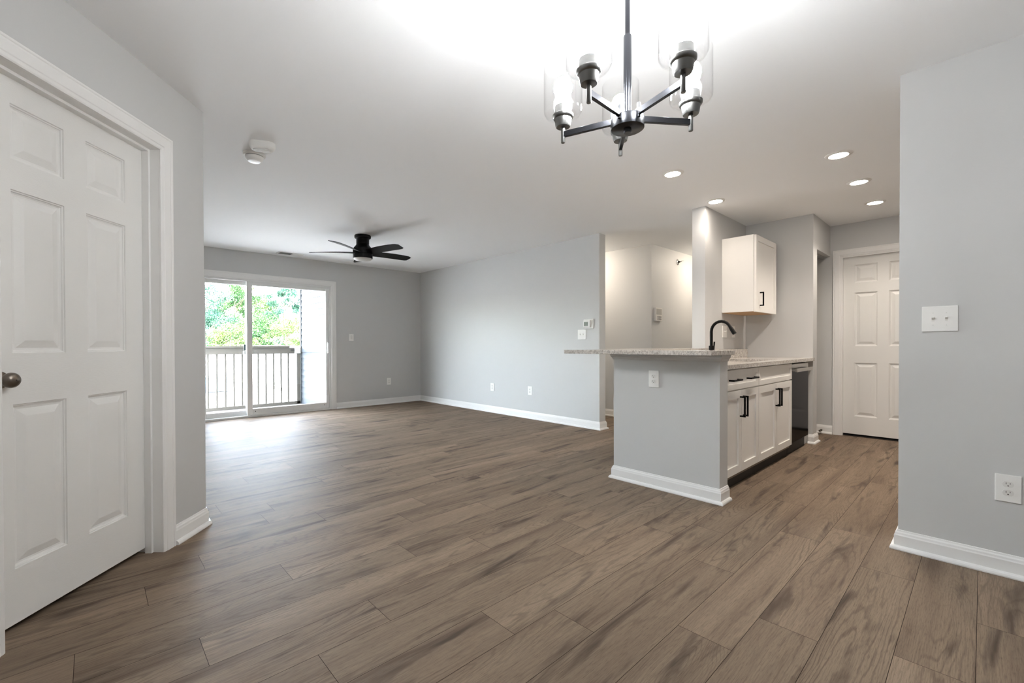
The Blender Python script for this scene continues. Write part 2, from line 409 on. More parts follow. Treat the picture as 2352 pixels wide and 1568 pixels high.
bm = B(); box(bm, XW, XW+TW, YW0, YW1, 0, .99); box(bm, XW+TW, XCE, YC, YW1, 0, .99)
struct('wall_half', bm, WALL, 'grey half wall carrying the granite bar')

# baseboards: moulded board with a rounded shoe
BASE = [(0, 0), (.03, 0), (.031, .006), (.028, .014), (.022, .02), (.0145, .022), (.0145, .072), (.012, .078), (.0105, .086), (.006, .092), (.0045, .099), (0, .1)]
floorfn = lambda x, y, h: (x, y, h)
def baseboard(side, *paths):
    bm = B()
    for p in paths: sweep(bm, p, BASE, floorfn)
    struct('baseboard_'+side, bm, TRIM, 'white baseboard')
baseboard('living', [(XL+TL, 6.9), (XL+TL, YLE), (XL, YLE), (XL, YF), (3.036, YF)])
baseboard('half_wall', [(XW+TW, YW0), (XW, YW0), (XW, YW1), (XCE, YW1)])
baseboard('right', [(XR, -2.3), (XR, YRE), (XR+.12, YRE), (XR+.12, -1.2)])
baseboard('nook', [(5.885, 1.8), (5.885, YN), (XN, YN), (XN, 1.235)])
baseboard('closet', [(XD, 1.169), (XD, YC)])
baseboard('kitchen', [(XD, -1.2), (XD, .295)])
a1 = onDiag(0); a2 = onDiag(.270); a3 = onDiag(1.18); a4 = onDiag(2.6)
baseboard('diagonal', [(DX, YF), (DX, DY), (a2.x, a2.y)], [(a3.x, a3.y), (a4.x, a4.y), (a4.x, -2.3)])
baseboard('hall', [(8.4, YHC), (XH, YHC), (XH, 6.9)])
# moulding under the bar, painted like the wall
COVE = [(0, .945), (.006, .947), (.009, .955), (.012, .963), (.018, .970), (.021, .978), (.021, .9895), (0, .9895)]
struct('trim_1', sweep(B(), [(XW+TW, YW0), (XW, YW0), (XW, YW1), (XCE, YW1)], COVE, floorfn), WALL, 'grey cove moulding under the bar top')

# door casings, jambs, six-panel doors (local front view: x right, z up, -y to the room)
CAS = [(0, 0), (0, .009), (.006, .012), (.018, .0135), (.022, .016), (.058, .018), (.066, .016), (.070, .0185), (.078, .0185), (.08, 0)]
def casing(name, x0, x1, ztop, loc, rotz, label, w=1.0):
    # the opening's edge; profile grows away from the opening = to the left of a path going up the right side, over, down the left
    path = [(x0, 0), (x0, ztop), (x1, ztop), (x1, 0)]
    bm = sweep(B(), path, [(d*w, h) for d, h in CAS], lambda x, z, h: (x, -h, z))
    return struct(name, bm, TRIM, label, loc=loc, rotz=rotz)
def six_panel(bm, x0, x1, z0, z1, y, thick, cols, rows):
    """front face at y (towards -y) with six raised panels, slab behind"""
    xs = sorted({x0, x1, *[v for c in cols for v in c]}); zs = sorted({z0, z1, *[v for r in rows for v in r]})
    inp = lambda x, z: any(a < x < b for a, b in cols) and any(a < z < b for a, b in rows)
    for xa, xb in zip(xs, xs[1:]):
        for za, zb in zip(zs, zs[1:]):
            if not inp((xa+xb)/2, (za+zb)/2):
                quad(bm, (xa, y, za), (xb, y, za), (xb, y, zb), (xa, y, zb)); continue
            lv = [(0, 0), (.002, .005), (.006, .006), (.008, .010), (.013, .0125), (.020, .013), (.048, .003), (.050, .0028)]
            for (i0, d0), (i1, d1) in zip(lv, lv[1:]):
                R = lambda i, d: [(xa+i, y+d, za+i), (xb-i, y+d, za+i), (xb-i, y+d, zb-i), (xa+i, y+d, zb-i)]
                r0, r1 = R(i0, d0), R(i1, d1)
                for k in range(4): quad(bm, r0[k], r0[(k+1) % 4], r1[(k+1) % 4], r1[k])
            i, d = lv[-1]; quad(bm, (xa+i, y+d, za+i), (xb-i, y+d, za+i), (xb-i, y+d, zb-i), (xa+i, y+d, zb-i))
    bmesh.ops.remove_doubles(bm, verts=bm.verts, dist=1e-5)
    # sides and back
    yb = y+thick
    for A_, B_ in (((x0, z0), (x1, z0)), ((x1, z0), (x1, z1)), ((x1, z1), (x0, z1)), ((x0, z1), (x0, z0))):
        quad(bm, (A_[0], y, A_[1]), (B_[0], y, B_[1]), (B_[0], yb, B_[1]), (A_[0], yb, A_[1]))
    quad(bm, (x0, yb, z0), (x1, yb, z0), (x1, yb, z1), (x0, yb, z1))
    return bm
ROWS = [(.232, .845), (1.036, 1.645), (1.757, 1.962)]
def door(name, label, x0, x1, zt, off, loc, rotz, depth=.12, knob=None):
    """x0..x1 the clear opening; the leaf stands `off` behind the wall face"""
    root = thing(name, label, 'door', loc, rotz, kind='structure')
    bm = B()                                  # jamb lining with its stop
    for s, x in ((1, x0), (-1, x1)):
        box(bm, x-s*.018, x+s*.0, .0005, depth, 0, zt+.018); box(bm, x, x+s*.012, off-.035, off-.001, 0, zt)
    box(bm, x0, x1, .0005, depth, zt, zt+.018); box(bm, x0+.012, x1-.012, off-.035, off-.001, zt-.012, zt)
    obj('door_jamb', bm, TRIM, root)
    m = .003; a, b = x0+m, x1-m; w = b-a
    st, mid = .112*w/.737, .100*w/.737
    pw = (w-2*st-mid)/2
    cols = [(a+st, a+st+pw), (b-st-pw, b-st)]
    obj('door_leaf', six_panel(B(), a, b, .028, zt-.004, off, .035, cols, ROWS), DOORM, root)
    if knob is not None:
        kx = x0+.067 if knob < 0 else x1-.067
        k = obj('door_knob', lathe(B(), [(.0, -.066), (.012, -.0655), (.021, -.062), (.0265, -.055), (.028, -.047), (.026, -.038), (.019, -.03), (.0125, -.025), (.011, -.014), (.012, -.012), (.029, -.009), (.032, -.004), (.032, 0)], 28, (kx, off, .94), 'y'), NICK, root, smooth=True)
        k['label'] = 'antique nickel door knob'
        obj('keyhole', lathe(B(), [(.0, -.0668), (.0028, -.0668), (.0028, -.0655)], 10, (kx, off, .94), 'y'), SLOT, k)
    return root
casing('trim_2', -DT1, -DT0, DZ, (DX, DY, 0), ROT_D, 'white casing around the left door')
door('door_1', 'white six-panel door in the angled wall at the left edge', -DT1, -DT0, DZ, .08, (DX, DY, 0), ROT_D, knob=-1)
casing('trim_3', -KD1, -KD0, KZ, (XD, 0, 0), -PI/2, 'white casing around the kitchen door')
door('door_2', 'white six-panel door at the back of the kitchen, half hidden by the right wall', -KD1, -KD0, KZ, .03, (XD, 0, 0), -PI/2)
struct('trim_4', box(B(), XD+.03, XD+.11, KD0, KD1, 0, .012), KICK, 'dark threshold under the kitchen door')
bm = B(); box(bm, 5.90, 6.48, YN+.05, YN+.085, 2.062, 2.087); box(bm, 5.90, 6.48, YN+.056, YN+.079, 2.058, 2.064)
struct('trim_5', bm, STEEL, 'bare bifold track under the closet header')

# ------------------------------------------------------------------ sliding glass door
casing('trim_6', SX0, SX1, SZ, (0, YF, 0), 0, 'white casing around the sliding glass door', 1.06)
sd = thing('door_3', 'white two-panel sliding glass door onto the balcony', 'sliding door', (0, YF, 0), 0, kind='structure')
bm = B(); box(bm, SX0, SX0+.03, 0, .13, 0, SZ); box(bm, SX1-.03, SX1, 0, .13, 0, SZ); box(bm, SX0+.03, SX1-.03, 0, .13, SZ-.03, SZ)
box(bm, SX0+.03, SX1-.03, -.012, .13, 0, .03, .003); box(bm, SX0+.03, SX1-.03, .058, .064, .03, .045)
obj('door_frame', bm, VINYL, sd)
def sash(x0, x1, y0, y1, z0, z1, wl, wr, wb, wt):
    bm = B()
    box(bm, x0, x0+wl, y0, y1, z0, z1, .003); box(bm, x1-wr, x1, y0, y1, z0, z1, .003)
    box(bm, x0+wl, x1-wr, y0, y1, z0, z0+wb, .003); box(bm, x0+wl, x1-wr, y0, y1, z1-wt, z1, .003)
    return bm
s1 = obj('sliding_panel', sash(1.69, SX1-.032, .012, .05, .032, SZ-.03, .075, .05, .09, .055), VINYL, sd)
obj('glass_pane', box(B(), 1.765, SX1-.082, .028, .034, .122, SZ-.085), PANE, s1)
s2 = obj('fixed_panel', sash(SX0+.03, 1.765, .070, .108, .032, SZ-.03, .05, .075, .07, .055), VINYL, sd)
obj('glass_pane', box(B(), SX0+.08, 1.69, .086, .092, .102, SZ-.085), PANE, s2)
bm = B(); box(bm, 2.888, 2.908, .004, .012, .93, 1.115, .003)
tube(bm, [(2.898, .006, 1.105), (2.893, -.022, 1.095), (2.888, -.036, 1.06), (2.886, -.04, 1.022), (2.888, -.036, .985), (2.893, -.022, .95), (2.898, .006, .94)], .0075, 10)
h = obj('pull_handle', bm, VINYL, s1, smooth=True)
bm = B(); box(bm, 1.662, 1.684, .050, .068, .99, 1.075, .004); o = obj('latch', bm, mat('latch_teal_dark', (52, 78, 84), .4), s1)
bm = B(); box(bm, 1.655, 1.69, .052, .068, .93, .985, .004); obj('latch_plate', bm, VINYL, s1)
bm = B(); box(bm, 2.873, 2.879, .006, .012, .24, .33); obj('alarm_contact', bm, mat('grey_plastic', (150, 156, 158), .5), s1)
for x in (1.80, 2.84): obj('screw', lathe(B(), [(0, .009), (.0065, .0095), (.0065, .0125)], 12, (x, 0, .083), 'y'), SLOT, s1)

# balcony
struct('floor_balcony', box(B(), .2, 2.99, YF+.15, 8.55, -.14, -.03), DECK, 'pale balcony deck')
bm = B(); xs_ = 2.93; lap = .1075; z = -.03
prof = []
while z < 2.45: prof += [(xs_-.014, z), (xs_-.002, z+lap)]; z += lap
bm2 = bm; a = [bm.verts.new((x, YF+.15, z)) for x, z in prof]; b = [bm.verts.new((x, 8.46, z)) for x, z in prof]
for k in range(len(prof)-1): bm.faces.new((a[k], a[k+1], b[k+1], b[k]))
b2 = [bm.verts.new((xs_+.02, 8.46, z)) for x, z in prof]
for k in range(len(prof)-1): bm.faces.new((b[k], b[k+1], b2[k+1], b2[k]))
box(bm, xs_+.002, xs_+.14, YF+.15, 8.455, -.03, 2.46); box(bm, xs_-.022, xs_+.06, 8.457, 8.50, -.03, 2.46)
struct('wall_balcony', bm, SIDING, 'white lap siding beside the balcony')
struct('ceiling_balcony', box(B(), -.3, 3.1, YF+.15, 8.75, 2.46, 2.62), GAR, 'white underside of the balcony above')
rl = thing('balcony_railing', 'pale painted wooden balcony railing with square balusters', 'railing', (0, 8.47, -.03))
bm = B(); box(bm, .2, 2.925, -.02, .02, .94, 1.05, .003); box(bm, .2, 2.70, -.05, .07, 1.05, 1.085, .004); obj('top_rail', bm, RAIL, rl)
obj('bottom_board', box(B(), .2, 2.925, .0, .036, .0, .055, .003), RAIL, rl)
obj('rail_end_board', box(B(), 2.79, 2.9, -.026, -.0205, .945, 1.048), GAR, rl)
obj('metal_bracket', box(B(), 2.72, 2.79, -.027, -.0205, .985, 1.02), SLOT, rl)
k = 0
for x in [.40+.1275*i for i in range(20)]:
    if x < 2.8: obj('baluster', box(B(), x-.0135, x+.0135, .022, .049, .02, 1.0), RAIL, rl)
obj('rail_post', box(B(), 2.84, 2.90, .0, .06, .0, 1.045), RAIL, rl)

# outdoors
struct('ground', box(B(), -150, 200, 9.5, 260, -3.4, -3.2), PAVE, 'sunlit pale pavement')
d = thing('dumpster', 'blue dumpster with lids on the pavement beyond the railing', 'dumpster', (8.6, 46.4, -3.2), -.35)
bm = B(); prism(bm, [(-1.0, -.7), (1.0, -.7), (1.0, .7), (-1.0, .7)], .12, 1.35)
for x in (-.95, -.3, .35, .95): box(bm, x-.05, x+.05, -.76, -.7, .12, 1.35)
obj('body', bm, BLUE, d)
for x in (-.5, .5): obj('lid', box(B(), x-.49, x+.49, -.78, .74, 1.36, 1.46, .02), BLUE, d)
for x in (-.85, .85): obj('wheel', lathe(B(), [(.07, -.04), (.07, .04)], 14, (x, -.6, .07), 'x'), SLOT, d)
g = thing('garage', 'long white garage with low gable roof behind the railing', 'garage', (14, 53, -3.2))
obj('walls', box(B(), -12, 14, -4, 4, 0, 2.9), GAR, g)
bm = B(); prism(bm, [(-4.5, 2.85), (4.5, 2.85), (0, 4.15)], -12.5, 14.5)
for v in bm.verts: v.co = Vector((v.co.z, v.co.x, v.co.y))
obj('roof', bm, ROOF, g)
for i in range(5): obj('garage_door', box(B(), -11+i*5, -7+i*5, -4.05, -4, 0, 2.3), GAR, g)
cb = tube(B(), [(-30+4*i, 40, 2.2-.12*i+.05*(i-7)**2*.16) for i in range(16)], .02, 6)
tag(obj('overhead_cable', cb, TWIG), 'thin overhead cable slanting behind the railing', 'cable')
random.seed(11)
sh = B()
for k in range(26):
    x, y = random.uniform(-.55, .55), random.uniform(-.3, .3)
    tube(sh, [(x*.5, y*.5, 0), (x*.9, y*.9, random.uniform(.4, .8)), (x*1.3+random.uniform(-.15, .15), y*1.3, random.uniform(.9, 1.5))], [.03, .022, .012], 5)
tag(obj('bare_shrub', sh, TWIG, loc=(13.0, 43.5, -3.2)), 'small dark twiggy shrub on the pale ground, seen between balusters', 'shrub')
def tree(label, x, y, height, rad, m, seed, n=13000, low=.12, ls=1.0):
    rnd = random.Random(seed)
    t = thing('leafy_tree', label, 'tree', (x, y, -3.2), group=None)
    tb = B(); tube(tb, [(0, 0, 0), (.1, 0, height*.3), (-.1, .1, height*.55), (.1, 0, height*.8)], [.28, .22, .14, .05], 8)
    for k in range(6):
        a = k*1.05+rnd.random(); z0 = height*(.25+.08*k)
        tube(tb, [(0, 0, z0), (math.cos(a)*rad*.4, math.sin(a)*rad*.4, z0+height*.1), (math.cos(a)*rad*.75, math.sin(a)*rad*.75, z0+height*.17)], [.1, .06, .02], 6)
    obj('trunk', tb, BARK, t)
    cl = []
    for k in range(46):
        u = rnd.uniform(-1, 1); a = rnd.random()*2*PI; s = math.sqrt(1-u*u); q = rnd.uniform(.55, 1)
        cl.append((math.cos(a)*s*rad*q, math.sin(a)*s*rad*q, height*(low+(1-low)*(.5+.5*u*q)), rnd.uniform(.55, 1.15)*ls))
    vs_, fs = [], []
    for k in range(n):
        cx, cy, cz, cr = rnd.choice(cl)
        p = Vector((rnd.gauss(0, .5)*cr+cx, rnd.gauss(0, .5)*cr+cy, rnd.gauss(0, .32)*cr+cz))
        nrm = Vector((rnd.gauss(0, .6), rnd.gauss(0, .6), rnd.gauss(.5, .5))).normalized()
        u = nrm.orthogonal().normalized(); w = nrm.cross(u); s = rnd.uniform(.06, .135)*ls; b0 = len(vs_)
        u, w = u*s, w*s*.62
        vs_ += [p-u, p+w*.8-u*.2, p+u, p-w*.8-u*.2]; fs.append((b0, b0+1, b0+2, b0+3))
    me = bpy.data.meshes.new('foliage'); me.from_pydata([tuple(v) for v in vs_], [], fs); me.materials.append(m)
    f = bpy.data.objects.new('foliage', me); COL.objects.link(f); f.parent = t; f['kind'] = 'stuff'
def tree_at(label, x, y, top, rad, m, seed, far, n=13000):
    k = far/y                                  # the same bearing, farther off and larger
    tree(label, x*k, far, (top-4.26)*k+4.26, rad*k-.7, m, seed, int(n*1.35), ls=k*1.12)
tree_at('tall blue-green tree at the left edge of the glass', 11.2, 70, 13.4, 4.2, LEAF[1], 1, 82)
tree_at('tall green tree just left of the meeting stiles', 14.6, 68, 14.2, 3.8, LEAF[0], 2, 94)
tree_at('tall loose yellow-green tree behind the right glass pane', 18.0, 71, 13.8, 3.8, LEAF[2], 3, 106)
tree_at('dark green tall tree beside the siding edge', 21.6, 70, 14.2, 4.0, LEAF[1], 4, 83)
tree_at('low spreading green tree in the right pane in front', 17.2, 63.5, 8.6, 3.5, LEAF[0], 5, 72)
tree_at('low pale yellow-green bush in the left pane', 13.0, 63, 6.8, 3.4, LEAF[2], 6, 63.5, 9000)
tree_at('pale yellow-green tree low beside the siding', 20.2, 64, 8.6, 3.4, LEAF[2], 7, 63.5, 9000)
tree_at('rounded blue-green tree low at the left edge', 10.4, 65, 8.6, 3.3, LEAF[1], 8, 72, 9000)

# ------------------------------------------------------------------ bar and kitchen
RB = .03
pl = [(2.86+.02, 1.12), (3.277, 1.12), (3.277, 1.80), (XCE+.03, 1.80), (XCE+.03, 1.84), (XCE-.001, 1.84), (XCE-.001, 1.97), (XCE+.03, 1.97), (XCE+.03, 2.25), (2.86, 2.25), (2.86, 1.14)]
bm = prism(B(), pl, .9905, 1.0205)
bmesh.ops.bevel(bm, geom=[e for e in bm.edges if abs(e.verts[0].co.z-e.verts[1].co.z) < 1e-4], offset=.002, segments=1, affect='EDGES')
tag(obj('bar_top', bm, GRAN), 'L-shaped speckled granite bar top on the grey half wall', 'bar top')
CX0, CX1, CY0 = XW+TW+.001, XN-.001, 1.18
HX0, HX1, HY0, HY1 = 4.10, 4.86, 1.29, 1.70
ct = thing('countertop', 'speckled granite kitchen countertop with the sink cutout, below the bar', 'countertop', (0, 0, 0))
bm = B(); box(bm, CX0, HX0, CY0, YC-.001, .884, .914); box(bm, HX1, CX1, CY0, YC-.001, .884, .914); box(bm, HX0, HX1, CY0, HY0, .884, .914); box(bm, HX0, HX1, HY1, YC-.001, .884, .914)
bmesh.ops.remove_doubles(bm, verts=bm.verts, dist=1e-5)
obj('slab', bm, GRAN, ct)
bm = B(); box(bm, XCE+.04, CX1, YC-.021, YC-.001, .914, 1.006, .002); box(bm, CX0, XCE+.04, YC-.021, YC-.001, .914, .988, .002)
obj('backsplash', bm, GRAN, ct)
sk = thing('sink', 'stainless steel undermount sink in the kitchen counter', 'sink', (0, 0, 0))
bm = B(); a, b_, c_, d_ = HX0-.004, HX1+.004, HY0-.004, HY1+.004
box(bm, a-.003, a, c_, d_, .70, .883); box(bm, b_, b_+.003, c_, d_, .70, .883); box(bm, a, b_, c_-.003, c_, .70, .883); box(bm, a, b_, d_, d_+.003, .70, .883); box(bm, a, b_, c_, d_, .697, .70)
obj('basin', bm, STEEL, sk); obj('drain', lathe(B(), [(.045, .7005), (.045, .703), (.02, .7035), (0, .702)], 20, ((a+b_)/2, (c_+d_)/2, 0)), CHROME, sk)
fx, fy = 4.49, 1.745
fa = thing('faucet', 'matte black gooseneck pull-down faucet behind the bar', 'faucet', (fx, fy, .914))
obj('faucet_base', lathe(B(), [(.028, .0005), (.028, .008), (.024, .012), (.0225, .09), (.0225, .13), (.02, .134)], 24), BLACK, fa, smooth=True)
pts_ = [(0, 0, .13), (0, 0, .20), (0, 0, .27)]
rad = .088
for k in range(1, 11):
    t = k/10*PI*.86; pts_.append((0, -rad+rad*math.cos(t), .27+rad*math.sin(t)*1.08))
obj('spout', tube(B(), pts_, .0135, 16), BLACK, fa, smooth=True)
e1 = Vector(pts_[-1]); dv = (e1-Vector(pts_[-2])).normalized()
sp = obj('spray_head', tube(B(), [e1-dv*.004, e1+dv*.02, e1+dv*.045, e1+dv*.078], [.0145, .0165, .0175, .0185], 18), BLACK, fa, smooth=True)
obj('spray_button', box(B(), -.005, .005, e1.y-.038, e1.y-.016, e1.z-.05, e1.z-.025, .002), BLACK, sp)
bm = B(); tube(bm, [(.02, 0, .075), (.054, 0, .078)], .012, 14); tube(bm, [(.054, 0, .078), (.058, -.002, .12), (.062, -.004, .172)], [.007, .0065, .0075], 10)
obj('lever', bm, BLACK, fa, smooth=True)

def shaker(bm, x0, x1, z0, z1, y, th=.02, fr=.057, rec=.011):
    """frame-and-panel front at y (towards -y)"""
    box(bm, x0, x0+fr, y, y+th, z0, z1); box(bm, x1-fr, x1, y, y+th, z0, z1)
    box(bm, x0+fr, x1-fr, y, y+th, z0, z0+fr); box(bm, x0+fr, x1-fr, y, y+th, z1-fr, z1)
    box(bm, x0+fr, x1-fr, y+rec, y+th-.002, z0+fr, z1-fr)
    return bm
def pull(name, parent, p0, p1, y, so=.032, r=.0058):
    """square bar pull between two points (x, z), standing so proud of y"""
    bm = B(); (x0, z0), (x1, z1) = p0, p1
    box(bm, min(x0, x1)-r, max(x0, x1)+r, y-so-r, y-so+r, min(z0, z1)-r, max(z0, z1)+r, .001)
    for x, z in (p0, p1): box(bm, x-r, x+r, y-so, y-.0002, z-r, z+r)
    o = obj(name, bm, BLACK, parent); o['label'] = 'matte black bar pull'; return o
FY = 1.20
def base_cabinet(label, x0, x1, pulls, xd0=None):
    c = thing('base_cabinet', label, 'cabinet', (0, 0, 0), group='white base cabinets under the kitchen counter')
    bm = B(); box(bm, x0, x1, FY+.0205, YC-.003, .11, .69); box(bm, x0, x1, FY+.0205, FY+.06, .69, .883); box(bm, x0, x0+.018, FY+.06, YC-.003, .69, .883); box(bm, x1-.018, x1, FY+.06, YC-.003, .69, .883)
    obj('body', bm, CAB, c)
    o = obj('bottom_panel', box(B(), x0, x1, FY+.0205, YC-.003, .078, .1099), CABIN, c)
    o = obj('toe_kick', box(B(), x0, x1, FY+.04, FY+.055, .0005, .078), KICK, c); o['label'] = 'dark toe kick'
    xa, xb = (xd0 or x0)+.003, x1-.003; xm = (xa+xb)/2
    dr = obj('drawer', shaker(B(), xa, xb, .728, .874, FY, fr=.04), CAB, c)
    if pulls:
        for q in pulls: pull('drawer_pull', dr, (q[0], .801), (q[1], .801), FY)
    for u, v, hx in ((xa, xm-.0015, xm-.03), (xm+.0015, xb, xm+.03)):
        dd = obj('cabinet_door', shaker(B(), u, v, .108, .718, FY), CAB, c)
        pull('door_pull', dd, (hx, .525), (hx, .668), FY)
base_cabinet('white base cabinet nearest the half wall, two pulls on its wide drawer', CX0, 4.03, [(3.40, 3.56), (3.755, 3.915)], 3.262)
base_cabinet('white sink base cabinet between the other cabinet and the dishwasher, plain top front', 4.031, 4.963, None)
dw = thing('dishwasher', 'black stainless dishwasher at the far end of the counter', 'dishwasher', (0, 0, 0))
d0, d1 = 4.972, 5.585
obj('body', box(B(), d0+.004, d1-.004, FY+.032, YC-.003, .10, .872), KICK, dw)
obj('door_panel', box(B(), d0, d1, FY+.006, FY+.031, .112, .80, .004), DWM, dw)
bm = B(); box(bm, d0, d1, FY+.008, FY+.031, .803, .868, .003); o = obj('control_strip', bm, STEEL, dw)
bm = B(); box(bm, d0+.02, d1-.012, FY-.036, FY-.016, .793, .826, .004); box(bm, d0+.03, d0+.05, FY-.02, FY+.0075, .80, .82); box(bm, d1-.04, d1-.02, FY-.02, FY+.0075, .80, .82); obj('handle', bm, STEEL, dw)
obj('kick_plate', box(B(), d0, d1, FY+.04, FY+.05, .001, .10), KICK, dw)
obj('filler', box(B(), d1+.003, XN-.001, FY+.05, FY+.07, .001, .883), WALL, dw)['label'] = 'grey filler strip'
wc = thing('wall_cabinet', 'white single-door wall cabinet hung beside the column', 'cabinet', (0, 0, 0))
bm = B(); box(bm, 5.008, 5.664, 1.5405, YC-.001, 1.394, 2.172, .001); obj('body', bm, CAB, wc)
obj('underside', box(B(), 5.02, 5.652, 1.545, YC-.003, 1.390, 1.3938), PLY, wc)['label'] = 'bare plywood underside'
wd = obj('cabinet_door', shaker(B(), 5.016, 5.664, 1.39, 2.168, 1.518, th=.0205), CAB, wc)
pull('door_pull', wd, (5.125, 1.458), (5.125, 1.588), 1.518)

# ------------------------------------------------------------------ plates on the walls (local front view)
def toggle_plate(label, loc, rotz, w, h, xs, group=None):
    t = thing('light_switch', label, 'light switch', loc, rotz, group)
    obj('wall_plate', box(B(), -w/2, w/2, -.0065, -.0005, -h/2, h/2, .0028, 2), PLATE, t)
    for x in xs:
        obj('switch_slot', box(B(), x-.0052, x+.0052, -.0072, -.006, -.0125, .0125), PLATE2, t)
        bm = B(); prism(bm, [(-.006, -.004), (-.006, .008), (-.018, .0125), (-.019, .006)], x-.0042, x+.0042)
        for v in bm.verts: v.co = Vector((v.co.z, v.co.x, v.co.y))
        obj('toggle', bm, PLATE2, t)
        for z in (-.03, .03): obj('screw', lathe(B(), [(0, -.0075), (.0025, -.0074), (.003, -.0064)], 10, (x, 0, z), 'y'), PLATE2, t)
    return t
def rocker_plate(label, loc, rotz, w, h):
    t = thing('light_switch', label, 'light switch', loc, rotz)
    obj('wall_plate', box(B(), -w/2, w/2, -.0065, -.0005, -h/2, h/2, .0028, 2), PLATE, t)
    obj('rocker', box(B(), -.016, .016, -.0095, -.006, -.033, .033, .002), PLATE2, t)
    return t
def outlet(label, loc, rotz, w=.079, h=.124):
    t = thing('wall_outlet', label, 'outlet', loc, rotz, 'duplex outlets on the walls')
    obj('wall_plate', box(B(), -w/2, w/2, -.0065, -.0005, -h/2, h/2, .0028, 2), PLATE, t)
    for z in (-.0195, .0195):
        bm = B(); n = 24; pl_ = []
        for k in range(n):
            a = 2*PI*k/n; pl_.append((.0172*math.cos(a), max(-.0135, min(.0135, .0172*math.sin(a)))))
        prism(bm, pl_, -.009, -.0062)
        for v in bm.verts: v.co = Vector((v.co.x, v.co.z, v.co.y+z))
        r = obj('receptacle', bm, PLATE2, t)
        bm = B(); box(bm, -.0072, -.0052, -.0094, -.0088, z-.0005, z+.0075); box(bm, .005, .0068, -.0094, -.0088, z+.0005, z+.007)
        lathe(bm, [(.0025, -.0094), (.0025, -.0088)], 10, (0, 0, z-.0068), 'y'); obj('slots', bm, SLOT, r)
    obj('screw', lathe(B(), [(0, -.0078), (.0022, -.0076), (.0028, -.0064)], 10, (0, 0, 0), 'y'), PLATE2, t)
    return t
L_ = -PI/2
toggle_plate('white double toggle switch on the right foreground wall', (XR, .1425, 1.184), L_, .125, .124, (-.023, .023))
toggle_plate('white double toggle switch below the thermostat', (XL, 3.410, 1.19), L_, .125, .124, (-.023, .023))
rocker_plate('white rocker switch on the far wall beside the sliding door', (3.305, YF, 1.194), 0, .08, .118)
o1 = outlet('white outlet on the right foreground wall, near the frame edge', (XR, -.0775, .401), L_)
dup(o1, (XW, 1.612, .807), L_, 'white outlet on the half wall under the bar')
dup(o1, (XL, 5.112, .398), L_, 'white outlet low on the living wall, nearer the far corner')
dup(o1, (XL, 4.313, .400), L_, 'white outlet low on the living wall, nearer the hall opening')
dup(o1, (4.021, YF, .405), 0, 'white outlet low on the far wall')
dup(o1, (5.33, YC, 1.197), 0, 'white outlet partly behind the faucet spray head')
toggle_plate('white switch plate on the kitchen wall behind the faucet', (5.075, YC, 1.195), 0, .115, .124, (-.02, .02))
t = thing('thermostat', 'white thermostat with small grey screen', 'thermostat', (XL, 3.304, 1.322), L_)
obj('base_plate', box(B(), -.075, .075, -.012, -.0005, -.060, .060, .01, 3), WHITEP, t)
obj('body', box(B(), -.066, .034, -.032, -.012, -.042, .046, .005, 2), WHITEP, t); obj('screen', box(B(), -.054, .006, -.0335, -.0315, -.026, .024), LCD, t)
t = thing('intercom', 'pale wall intercom with speaker grille and buttons in the hall', 'intercom', (5.905, YHC, 1.478), 0)
obj('body', box(B(), -.095, .095, -.032, -.0005, -.092, .092, .006, 2), mat('intercom_plastic', (216, 213, 208), .45), t)
bm = B(); box(bm, -.075, .075, -.034, -.0315, -.005, .075)
for k in range(9): box(bm, -.07, .07, -.0355, -.0335, .002+k*.008, .006+k*.008)
obj('speaker_grille', bm, mat('grille_grey', (178, 175, 170), .5), t)
for r in range(2):
    for c in range(3): obj('button', box(B(), -.045+c*.04, -.02+c*.04, -.036, -.0315, -.045-r*.03, -.026-r*.03, .002), mat('button_grey', (128, 126, 122), .5) if r+c == 0 else bpy.data.materials['button_grey'], t)
t = thing('sprinkler_head', 'chrome sidewall sprinkler head high on the hall wall', 'sprinkler', (6.53, YHC, 2.285), 0)
obj('escutcheon', lathe(B(), [(.045, -.0005), (.045, -.004), (.03, -.012), (.015, -.014)], 24, axis='y'), CHROME, t, smooth=True)
bm = B(); lathe(bm, [(.013, -.012), (.013, -.035), (.008, -.04)], 14, axis='y'); tube(bm, [(-.011, -.03, 0), (-.014, -.05, 0), (0, -.066, 0), (.014, -.05, 0), (.011, -.03, 0)], .003, 8); obj('nozzle', bm, SLOT, t)
obj('deflector', box(B(), -.022, .022, -.09, -.066, .006, .009), CHROME, t)
t = thing('door_stop', 'small dark spring door stop on the closet baseboard', 'door stop', (XD-.031, 1.27, .04), L_)
obj('mount', lathe(B(), [(.012, -.0), (.012, -.008), (.007, -.012)], 14, axis='y'), RUBBER, t); obj('spring', tube(B(), [(.006*math.cos(k*1.2), -.012-k*.0016, .006*math.sin(k*1.2)) for k in range(34)], .0016, 6), RUBBER, t)
obj('bumper', lathe(B(), [(.009, -.064), (.0105, -.068), (.0105, -.078), (.006, -.083)], 14, axis='y'), RUBBER, t)

